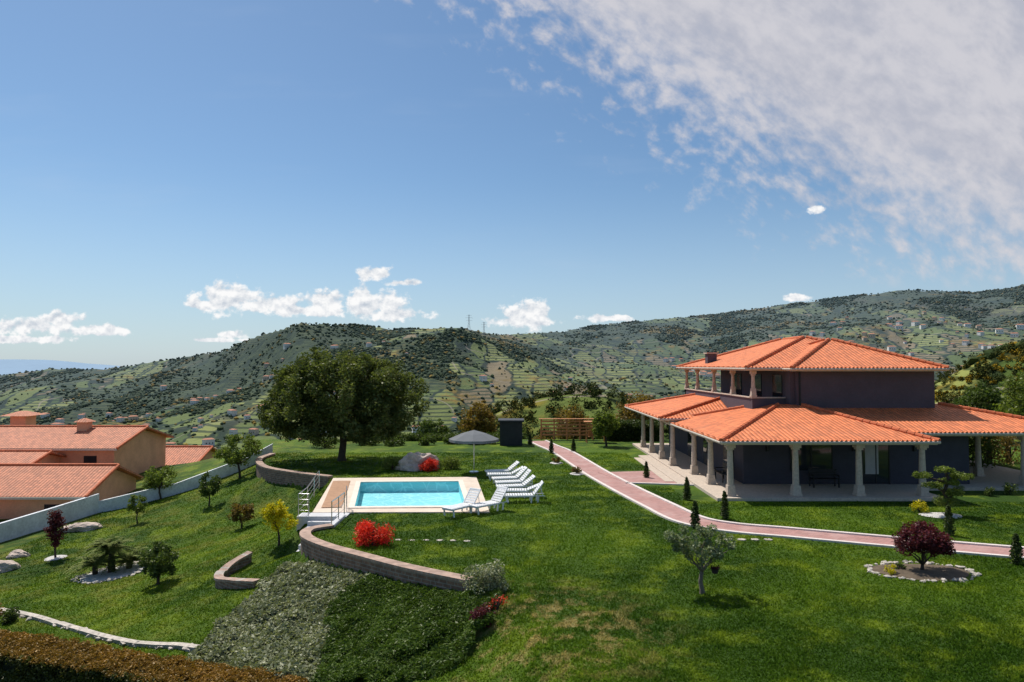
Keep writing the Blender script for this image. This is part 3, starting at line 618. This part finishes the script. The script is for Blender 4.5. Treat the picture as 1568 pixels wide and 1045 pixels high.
def stonering(name,pts,s=.16):
    V=[];F=[]
    for (x,y) in pts:
        z=h(x,y);q=s*random.uniform(.5,1.5);an=random.random()*3.1;J=IV*(.6+.8*rng.random((12,1)))*np.array([q,q*.75,q*.55]);J=np.stack([J[:,0]*math.cos(an)-J[:,1]*math.sin(an),J[:,0]*math.sin(an)+J[:,1]*math.cos(an),J[:,2]],1)+np.array([x,y,z+.015]);F.append(IF+12*len(V));V.append(J)
    npmesh(name,np.concatenate(V),np.concatenate(F),M['stone'],None)
def ellipse_pts(x,y,rx,ry,n): return [(x+rx*math.cos(2*math.pi*k/n)+random.gauss(0,.04),y+ry*math.sin(2*math.pi*k/n)+random.gauss(0,.04)) for k in range(n)]
def bed(name,x,y,rx,ry,mat):
    V=[(x,y,h(x,y)+.05)];n=40;R=[.5,.8,1.0]
    for r in R:
        for k in range(n):
            a=2*math.pi*k/n;q=r*(1+.06*math.sin(3*a));X_=x+rx*q*math.cos(a);Y_=y+ry*q*math.sin(a);V.append((X_,Y_,h(X_,Y_)+(.05 if r<1 else .012)))
    fs=[(0,1+k,1+(k+1)%n) for k in range(n)]
    for j in range(len(R)-1): fs+=[(1+j*n+k,1+(j+1)*n+k,1+(j+1)*n+(k+1)%n,1+j*n+(k+1)%n) for k in range(n)]
    m=MB();m.add(V,fs);m.obj(name,[M[mat]])
bed('maple_bed',13.1,22.1,1.5,.9,'soil');stonering('stone_edging',ellipse_pts(13.1,22.1,1.6,1.0,64),.095)
bed('palm_bed',-18.3,31.8,1.5,1.3,'gravel');stonering('stone_edging',ellipse_pts(-18.3,31.8,1.6,1.4,40),.13)
bed('gravel_disc',-23.3,35.2,.5,.5,'gravel')
# low dry-stone edging wall along the hedge
SW=[(-21+12.2*t,28.0-7.4*t+.3*math.sin(7*t)) for t in np.linspace(0,1,9)]
bwall_pts=catmull([(a,b,0) for a,b in SW],6)[:,:2];m=MB();vs=[];fs=[];T=np.gradient(bwall_pts,axis=0);T/=np.linalg.norm(T,axis=1)[:,None]
for p,t_ in zip(bwall_pts,T):
    z=h(p[0],p[1]);nn_=np.array([-t_[1],t_[0]])*.12
    vs+=[(p[0]-nn_[0],p[1]-nn_[1],z-.5),(p[0]-nn_[0],p[1]-nn_[1],z+.10),(p[0]+nn_[0],p[1]+nn_[1],z+.10),(p[0]+nn_[0],p[1]+nn_[1],z-.5)]
for k in range(len(bwall_pts)-1):
    for j in range(3): fs.append((4*k+j,4*k+4+j,4*k+5+j,4*k+1+j))
m.add(vs,fs);m.obj('low_stone_wall',[M['stone']])
pts=[(p[0]+random.gauss(0,.05),p[1]+random.gauss(0,.05)-.03) for p in catmull([(a,b,0) for a,b in SW],9)[:,:2]];stonering('stone_edging_row',pts,.15)
m=MB()
for x in np.arange(-4.3,-1.2,.52):
    n=7;a0=random.random();yo=random.uniform(-.1,.1);m.prism([(x+.14*math.cos(a0+6.28*k/n)*random.uniform(.8,1.1),26+yo+.11*math.sin(a0+6.28*k/n)) for k in range(n)],-.02,.02)
for x in np.arange(8.2,10.2,.5):
    m.prism([(x+.17*math.cos(.3+6.28*k/7),26.1+.14*math.sin(.3+6.28*k/7)) for k in range(7)],-.02,.03)
m.obj('stepping_stones',[M['stone']])
# ---------------------------------------------------------------- trees
tree('large_shade_tree',-11.8,47.6,7.7,.26,[(0,0,4.6,4.7,4.4,2.6),(-3.6,0,3.5,2.3,2.4,1.7),(3.4,0,4.0,2.5,2.6,2.1),(-.5,0,6.2,3.0,3,1.6),(1.7,-1.5,3.1,2.6,2.2,1.4),(-1.8,-1.5,2.9,2.2,2,1.2),(2.4,0,5.6,2,2,1.5),(-2.6,0,5.3,1.9,2,1.5)],440,.56,180,.20,'oak',shell=.62)
tree('olive_tree',5.5,20.0,2.0,.07,[(-.1,0,1.5,.68,.6,.45),(-.6,0,1.55,.42,.4,.32),(.5,.1,1.5,.45,.4,.36),(.1,-.3,1.15,.4,.3,.2)],46,.16,75,.095,'olive','bark2',shell=.62)
tree('fruit_tree',-10.0,29.6,1.9,.05,[(0,0,1.25,.66,.6,.55),(-.3,0,1.4,.45,.4,.35)],34,.2,75,.11,'yel','bark')
tree('round_tree',-14.7,28.7,1.7,.06,[(0,0,1.0,.75,.7,.62)],44,.2,85,.11,'mid')
tree('small_tree',-14.6,37.2,1.3,.05,[(0,0,.85,.62,.6,.45)],30,.2,70,.12,'rust');tree('small_tree',-18.4,41.8,2.1,.05,[(0,0,1.3,.6,.6,.7)],30,.22,60,.13,'mid')
tree('small_tree',-24,47,2.4,.06,[(0,0,1.5,1.0,.9,.7),(-.7,0,1.2,.6,.6,.4)],40,.28,60,.15,'lime');tree('small_tree',-22.2,40.8,1.7,.04,[(0,0,1.2,.5,.5,.5)],24,.18,60,.11,'lime')
tree('small_tree',-18.7,47.2,2.9,.08,[(0,0,1.9,1.5,1.3,.95),(-.8,0,1.6,.8,.8,.6)],60,.32,80,.15,'lime')
tree('purple_tree',-23.3,35.2,2.5,.05,[(0,0,1.5,.42,.42,.9)],34,.2,60,.12,'pur')
tree('japanese_maple',13.2,22.2,1.6,.06,[(0,0,1.05,.78,.7,.42),(-.45,0,.85,.5,.45,.32),(.5,0,.85,.55,.45,.32)],60,.19,110,.09,'pur',multi=3)
shrub('yellow_flower',12.0,21.9,.25,.22,.22,'yel',8,40,.06);shrub('yellow_flower',12.5,22.3,.25,.22,.18,'mid',8,40,.06)
root=empty('cloud_pruned_tree');root.location=(19.2,30.4,0);m=MB();pads=[(-1.0,0,1.75,.5,.18),(.0,0,2.0,.42,.17),(.65,0,1.72,.55,.19),(-.5,.1,1.3,.45,.18),(.3,-.1,1.0,.5,.2),(.15,.1,1.45,.42,.18),(0,0,.6,.5,.3)]
m.tube([(0,0,-.1),(.1,0,.5),(-.1,0,1.0),(.1,0,1.5),(0,0,2.0)],[.11,.09,.08,.06,.03],0,8);C=[];R=[]
for a,b,c,r,t in pads:
    m.tube([(0,0,c-.3),(a*.5,b,c-.18),(a,b,c-.05)],[.05,.04,.02],0,6)
    for _ in range(12): q=random.random()**.5*r*.75;an=random.random()*6.28;C.append((a+q*math.cos(an),b+q*math.sin(an),c));R.append(t)
m.obj('trunk_and_limbs',[M['bark']],root,True);V,F,r=leaves(C,np.array(R),90,.08,.8);npmesh('crown',V,F,L['lime'],r,root)
shrub('yellow_shrub',18.3,30.9,.4,.35,.5,'yel',12,50,.08);bed('gravel_disc',18.9,30.3,.9,.6,'gravel')
for x,y,hh,r in [(7.9,40.4,.95,.24),(8.6,33.8,1.1,.26),(9.15,29.6,1.2,.27),(7.45,28.0,1.1,.27),(17.0,26.8,1.15,.27),(16.75,22.9,1.0,.27),(2.95,51.5,1.1,.27),(4.7,52.5,1.0,.27),(1.5,57,.9,.27),(19,23.5,.9,.24)]: conifer('dwarf_conifer',x,y,hh,r)
for x,y in [(3.9,46.6),(4.85,42.0)]:
    bed('gravel_disc',x-.9,y-.2,.45,.45,'gravel');shrub('topiary_ball',x-.9,y-.2,.3,.3,.45,'rust',10,60,.08)
shrub('red_azalea',-5.1,25.4,.76,.6,.72,'red',30,120,.08);shrub('red_azalea',-5.2,42.9,.72,.5,.6,'red',22,90,.09)
shrub('golden_shrub',-3.9,43.9,.8,.6,.7,'lime',24,90,.09);shrub('golden_shrub',-7.6,43.6,.7,.6,.6,'lime',24,90,.09)
shrub('grey_shrub',-.75,20.3,.75,.6,.66,'grey',30,120,.08);shrub('red_leaf_plant',-.75,18.5,.35,.4,.5,'pur',14,60,.07);shrub('red_leaf_plant',-.4,19.0,.3,.3,.35,'red',6,25,.05)
for x,y,s in [(-9.8,56.5,.8),(-7,57,.7),(-5,58,.8),(-3,57.5,.7),(-12,57,.9),(-15,55,.9),(-1.9,58,.8)]: shrub('border_shrub',x,y,s*1.4,s,s*.8,'mid',22,60,.14)
for x,y,s,mt in [(23,35.5,.35,'olive'),(25.5,35.2,.4,'lime'),(27,34.6,.35,'mid'),(24.2,34.9,.3,'mid')]: shrub('porch_shrub',x,y,s,s,s*1.2,mt,12,50,.08)
for x,y,s in [(30,44,1.4),(32,46,1.6),(33,42,1.3),(29,48,1.5),(34,47,1.8),(36,44,1.6)]: shrub('bank_shrub',x,y,s,s,s*1.5,'rust' if s>1.45 else 'mid',26,80,.15)
for x,y,s,mt in [(-28.6,33,.8,'mid'),(-28,31,.6,'pur'),(-20.5,27.2,.5,'rust'),(-19.3,26.6,.4,'mid'),(-22,28,.6,'rust')]: shrub('boundary_shrub',x,y,s,s,s,mt,16,60,.11)
tree('palm_like_tree',7.7,56,2.9,.09,[(0,0,1.9,1.0,1,.9),(-.4,0,1.3,.6,.6,.5)],60,.3,70,.2,'lime')
for x,y,ht_,mt in [(-3.5,66,5,'rust'),(3.0,72,6.5,'rust'),(-8,68,5,'mid'),(9,70,7,'mid'),(12,66,6,'rust'),(6,68,6,'rust'),(41,60,5.5,'mid'),(39.5,52.5,6.3,'lime'),(46,60,6,'mid'),(38,66,6,'rust'),(-16,62,4,'mid'),(0,70,6,'mid'),(-6,72,5.5,'rust')]:
    tree('garden_edge_tree',x,y,ht_,.14,[(0,0,ht_*.62,ht_*.33,ht_*.3,ht_*.33),(ht_*.15,0,ht_*.5,ht_*.22,ht_*.2,ht_*.22)],90,ht_*.09,60,.24,mt,z=h(x,y))
# cycads
root=empty('cycad_palm');root.location=(-18.4,31.9,h(-18.4,31.9));V=[];F=[]
for (cx,cy,tz,n_) in [(-.1,0,1.05,80),(.6,.2,.5,50),(-.8,-.1,.4,50)]:
    for k in range(n_):
        a=rng.random()*6.28;up=rng.random()*1.45-.05;Ln=1.05+.3*rng.random();d=np.array([math.cos(a),math.sin(a)]);prev=None
        side=np.array([-d[1],d[0],0])
        for j in range(10):
            t=j/9;rr=Ln*t*math.cos(up*.75);zz_=tz+Ln*(math.sin(up)*t-.6*t*t);p=np.array([cx+d[0]*rr,cy+d[1]*rr,zz_])
            if j:
                for s_ in (-1,1):
                    for e in (0,.5):
                        q=p*(1-e)+prev*e;w=.20*(1-.5*t);o=len(V);V+= [q,q+side*s_*w+np.array([d[0],d[1],-.2])*w*.6,q+np.array([d[0],d[1],0])*.075];F.append((o,o+1,o+2))
            prev=p
npmesh('fronds',np.array(V),np.array(F),L['palm'],rng.random(len(F)),root)
m=MB();m.tube([(-.1,0,-.1),(-.1,0,.5),(-.1,0,1.0)],[.17,.15,.12],0,10);m.tube([(.6,.2,-.1),(.6,.2,.46)],.13,0,8);m.tube([(-.8,-.1,-.1),(-.8,-.1,.35)],.12,0,8);m.obj('trunks',[M['bark']],root)
# ---------------------------------------------------------------- groundcover beds
GREY=[(-7.5,25.2),(-6.6,24.4),(-5.0,23.2),(-5.6,21.6),(-5.2,19.4),(-5.0,17.9),(-9.6,20.0),(-9.4,23.2),(-8.5,26)]
GREEN=[(-5.0,23.4),(-3.3,22.2),(-1.2,20.8),(-.2,19.9),(-.6,18.2),(-1.9,17.2),(-5.0,17.6),(-5.3,19.6),(-5.6,21.6)]
WALLP=[(-8.0,27.3),(-7.7,26.3),(-6.6,25.1),(-5.1,23.9),(-3.3,22.5),(-1.2,21.1)]
def cover(name,poly,n,per,rad,ls,mat,hgt,asp=.45,fl=.7):
    P=np.array(poly);x=rng.uniform(P[:,0].min()-.3,P[:,0].max()+.3,n*3);y=rng.uniform(P[:,1].min()-.3,P[:,1].max()+.3,n*3)
    wx=x+(fbm(x,y,.8,3,1)-.5)*.9;wy=y+(fbm(x,y,.8,3,2)-.5)*.9;dw=pdist(x,y,WALLP);k=inpoly(wx,wy,poly)&(dw>.38);x=x[k][:n];y=y[k][:n];dw=dw[k][:n]
    lump=fbm(x,y,.9,3);z=H(x,y)+.03+hgt*(sstep(.3,.7,lump))*sstep(.2,1.4,dw);V,F,r=leaves(np.stack([x,y,z],1),rad,per,ls,fl,asp=asp);npmesh(name,V,F,L[mat],r)
cover('grey_groundcover_shrubs',GREY,2300,20,.13,.13,'grey',.18,.5,.7);cover('juniper_groundcover',GREEN,3600,34,.14,.11,'jun',.26,.3,.9)
# ---------------------------------------------------------------- foreground hedge
root=empty('clipped_hedge');A=np.array([-22.4,23.1]);B=np.array([-3.0,16.9]);n=2800;t=rng.random(n);w=(rng.random(n)-.5)*1.25
d=(B-A)/np.linalg.norm(B-A);nn=np.array([-d[1],d[0]]);top=-1.60
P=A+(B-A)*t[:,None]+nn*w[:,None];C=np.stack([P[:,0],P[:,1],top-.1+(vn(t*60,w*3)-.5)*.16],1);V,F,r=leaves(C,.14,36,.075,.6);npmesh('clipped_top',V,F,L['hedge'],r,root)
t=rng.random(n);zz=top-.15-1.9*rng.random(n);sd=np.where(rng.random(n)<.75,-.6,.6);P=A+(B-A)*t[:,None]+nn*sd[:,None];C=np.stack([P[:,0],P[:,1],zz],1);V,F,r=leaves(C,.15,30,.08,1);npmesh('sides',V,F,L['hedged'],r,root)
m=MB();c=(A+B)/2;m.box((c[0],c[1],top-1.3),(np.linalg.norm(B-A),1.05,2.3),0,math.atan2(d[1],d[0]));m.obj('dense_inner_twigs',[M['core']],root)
root=empty('wire_fence');m=MB();A2=A-nn*1.5;B2=B-nn*1.5
for k in range(13):
    p=A2+(B2-A2)*k/12;q=p+nn*.3;m.tube([(p[0],p[1],-4.5),(p[0],p[1],-2.45),(q[0],q[1],-2.1)],.035,0,6)
m.obj('posts',[M['steel']],root);m=MB()
for z_ in np.arange(-4.2,-2.4,.1): m.tube([(A2[0],A2[1],z_),(B2[0],B2[1],z_)],.012,0,4)
for k in range(0,240): 
    p=A2+(B2-A2)*k/240;m.tube([(p[0],p[1],-4.2),(p[0],p[1],-2.5)],.012,0,4)
m.obj('mesh',[M['gfence']],root)
# ---------------------------------------------------------------- shed, timber fence, swing
root=empty('garden_shed');m=MB();m.bx(-1.0,.85,56.5,58.3,0,1.95,0)
for k in range(9): m.bx(-.98+.2*k,-.98+.2*k+.17,56.46,56.497,.05,1.85,0)
m.bx(-1.15,1.0,56.3,58.5,1.955,2.1,0);m.obj('cabin',[plain('charcoal_cladding',(.035,.037,.042),.6,.2)],root)
root=empty('timber_fence');m=MB()
for x in np.arange(2.6,7.3,1.15): m.box((x,61,.9),(.12,.12,1.8))
for z_ in (.45,.75,1.05,1.35,1.65): m.box((4.9,60.92,z_),(4.7,.04,.14))
m.box((4.9,61,1.85),(5,.5,.06));m.obj('posts_and_rails',[M['wood']],root)
root=empty('garden_swing');m=MB()
for s in (-1,1): m.tube([(7.2+s*.8,58.5,0),(7.2+s*.8,59,1.7),(7.2+s*.8,59.5,0)],.05,0,6)
m.tube([(6.3,59,1.7),(8.1,59,1.7)],.05,0,6);m.box((7.2,59,.5),(1.3,.45,.05));m.box((7.2,59.25,.8),(1.3,.05,.45));m.box((7.2,59,1.78),(2,1.1,.05))
for s in (-1,1): m.tube([(7.2+s*.6,59,.5),(7.2+s*.6,59,1.7)],.015,0,5)
m.obj('frame_and_seat',[M['wood']],root)
n=900;x=rng.uniform(8.2,13,n);C=np.stack([x,rng.uniform(60,61.2,n),rng.uniform(0,1.6,n)],1);V,F,r=leaves(C,.3,30,.16);npmesh('rear_hedge',V,F,L['con'],r)
n=500;x=rng.uniform(-15,-1,n);C=np.stack([x,rng.uniform(60,60.8,n),rng.uniform(0,.5,n)],1);V,F,r=leaves(C,.3,30,.14);npmesh('rear_hedge',V,F,L['mid'],r)
root=empty('hanging_flower_pot');root.location=(5.85,19.9,.62);m=MB();m.tube([(0,0,0),(0,0,.14)],[.08,.12],0,12);m.tube([(0,0,.14),(0,0,.75)],.006,0,4);m.obj('pot',[M['pot']],root);V,F,r=leaves(crownpts([(0,0,.18,.12,.12,.07)],8),.06,25,.05);npmesh('flowers',V,F,L['pur'],r,root)
# ---------------------------------------------------------------- grass blades
N=560000;yy=12+40*rng.random(N)**1.6;xx=(rng.random(N)*2-1)*yy*.84;z=H(xx,yy)
ex=inpoly(xx,yy,GREY)|inpoly(xx,yy,GREEN)|inpoly(xx,yy,OUT)|(z<-3.9)
ex|=pdist(xx,yy,[(a,b) for a,b in PATH])<1.0
ex|=((xx-13.1)/1.55)**2+((yy-22.1)/.95)**2<1
ex|=((xx+18.3)/1.5)**2+((yy-31.8)/1.3)**2<1
ex|=(xx>8.6)&(yy>33.3)|(xx>5)&(yy>37.5)&(yy<43.3)
ex|=(xx>-9.4)&(xx<-7.2)&(yy>28)&(yy<31)|(xx<-27)
k=~ex;xx,yy,z=xx[k],yy[k],z[k];n=len(xx);a=rng.random(n)*6.28;w=.010+.010*rng.random(n)+yy*.00055;hh=(.03+.045*rng.random(n))*(.5+.9*fbm(xx,yy,1.2,3))
B_=np.stack([xx,yy,z-.005],1);sd=np.stack([np.cos(a)*w,np.sin(a)*w,a*0],1);tp=np.stack([rng.normal(size=n)*.03,rng.normal(size=n)*.03,hh],1)
V=np.stack([B_-sd,B_+sd,B_+tp],1).reshape(-1,3);npmesh('lawn_grass',V,np.arange(3*n).reshape(n,3),M['blade'],rng.random(n))
# ---------------------------------------------------------------- world
W=bpy.data.worlds.new('World');S.world=W;W.use_nodes=True;t=NT(W.node_tree);bg=t.n['Background']
sd=Vector((-.62,.72,1.55)).normalized()
sky=t.n.new('ShaderNodeTexSky');sky.sky_type='NISHITA';sky.sun_disc=False;sky.sun_elevation=math.asin(sd.z);sky.sun_rotation=math.atan2(sd.x,sd.y);sky.altitude=300;sky.air_density=1.0;sky.dust_density=.6;sky.ozone_density=1.6
t.set(bg.inputs[0],t.mix(1,sky.outputs[0],(.78,.93,1.0),'MULTIPLY'));bg.inputs[1].default_value=.105
tc=t.n.new('ShaderNodeTexCoord').outputs['Generated'];x,y,z=t.sep(tc)[:3]
ys_=t.m('MAXIMUM',y,.05);u=t.m('DIVIDE',x,ys_);v=t.m('DIVIDE',z,ys_);uv=t.comb(u,v,0);front=t.ss(y,.05,.2)
CU=[(350,456,60,25),(322,466,48,11),(415,466,46,16),(500,462,44,21),(565,466,60,26),(470,476,85,9),(600,482,54,12),(575,419,25,12),(614,433,32,6),(810,482,44,25),(805,492,58,10),(90,490,36,13),(40,500,70,15),(150,506,60,10),(355,512,22,8),(20,520,100,7),(330,521,44,4),(935,487,42,7),(1222,455,19,6),(1255,319,18,8)]
f=None
for a,b,rx,ry in CU:
    dd=t.vm('MULTIPLY',t.vm('SUBTRACT',uv,((a-784)/1045,(560-b)/1045,0)),(1045/rx,1045/ry,0));e=t.m('SUBTRACT',.98,t.vm('LENGTH',dd,out=1))
    f=e if f is None else t.m('MAXIMUM',f,e)
cv=t.vm('MULTIPLY',uv,(1,1.2,1));nz=t.noise(cv,38,5,.58);nzb=t.noise(t.vm('ADD',cv,(-.002,.008,0)),38,4,.58)
cum=t.ss(t.m('ADD',f,t.m('MULTIPLY',t.m('SUBTRACT',nz,.5),2.8)),-.10,.40)
shade=t.m('ADD',t.m('MULTIPLY',t.m('SUBTRACT',nz,nzb),3.4),.68,clamp=True)
ccol=t.mix(shade,(.54,.60,.68),(.97,.97,.97))
edge=t.m('ADD',t.m('SUBTRACT',.487,t.m('MULTIPLY',u,.80)),t.m('MULTIPLY',t.m('MULTIPLY',u,u),.34))
dist=t.m('SUBTRACT',v,edge)
wv=t.vm('MULTIPLY',t.noise(uv,4,2,col=True),(.05,.05,0));uw=t.vm('ADD',uv,wv)
rot=t.n.new('ShaderNodeVectorRotate');rot.rotation_type='Z_AXIS';t.set(rot.inputs['Vector'],uw);rot.inputs['Angle'].default_value=.62
st=t.vm('MULTIPLY',rot.outputs[0],(1,1.35,1));big=t.noise(t.vm('MULTIPLY',rot.outputs[0],(1,2.2,1)),3.2,4,.58);lump=t.noise(st,28,4,.58)
efade=t.m('SUBTRACT',1,t.m('MULTIPLY',t.ss(dist,.02,.22),.78))
dens=t.m('ADD',t.m('ADD',t.m('MULTIPLY',dist,4.4),t.m('MULTIPLY',t.m('SUBTRACT',big,.5),1.0)),t.m('MULTIPLY',t.m('MULTIPLY',t.m('SUBTRACT',lump,.5),2.6),efade))
sheet=t.m('MULTIPLY',t.m('MULTIPLY',t.ss(dens,-.15,.95),t.ss(v,.10,.15)),.92)
scol=t.mix(t.ss(t.m('ADD',t.m('MULTIPLY',lump,.4),t.m('MULTIPLY',big,.6)),.36,.62),(.49,.50,.57),(.66,.645,.68))
wisp=t.m('MULTIPLY',t.ss(t.noise(t.vm('MULTIPLY',uv,(.8,4,1)),2.4,4,.6),.52,.8),.12)
haze=t.m('MULTIPLY',t.ss(z,.28,-.04),.62)
def mixbg(sh,fac,col,strn=1):
    b=t.n.new('ShaderNodeBackground');t.set(b.inputs[0],col);b.inputs[1].default_value=strn
    m_=t.n.new('ShaderNodeMixShader');t.set(m_.inputs[0],t.m('MULTIPLY',fac,front) if fac is not haze else fac);t.l.new(sh,m_.inputs[1]);t.l.new(b.outputs[0],m_.inputs[2]);return m_.outputs[0]
sh=mixbg(bg.outputs[0],haze,(.50,.61,.75));sh=mixbg(sh,wisp,(.62,.68,.78));sh=mixbg(sh,sheet,scol);sh=mixbg(sh,cum,ccol)
t.l.new(sh,t.n['World Output'].inputs[0])
sl=bpy.data.lights.new('sun','SUN');sl.energy=4.95;sl.angle=math.radians(.53);sl.color=(1,.95,.87);so=bpy.data.objects.new('sun',sl);S.collection.objects.link(so);so.rotation_euler=(-sd).to_track_quat('-Z','Y').to_euler()
cd=bpy.data.cameras.new('camera');cd.lens=24;cd.sensor_width=36;cd.clip_end=30000;cd.clip_start=.1;co=bpy.data.objects.new('camera',cd);S.collection.objects.link(co);co.location=(0,0,6.6);co.rotation_euler=(math.radians(92.06),0,0);S.camera=co
S.view_settings.view_transform='Standard';S.view_settings.look='None';S.view_settings.exposure=0
print('ok')
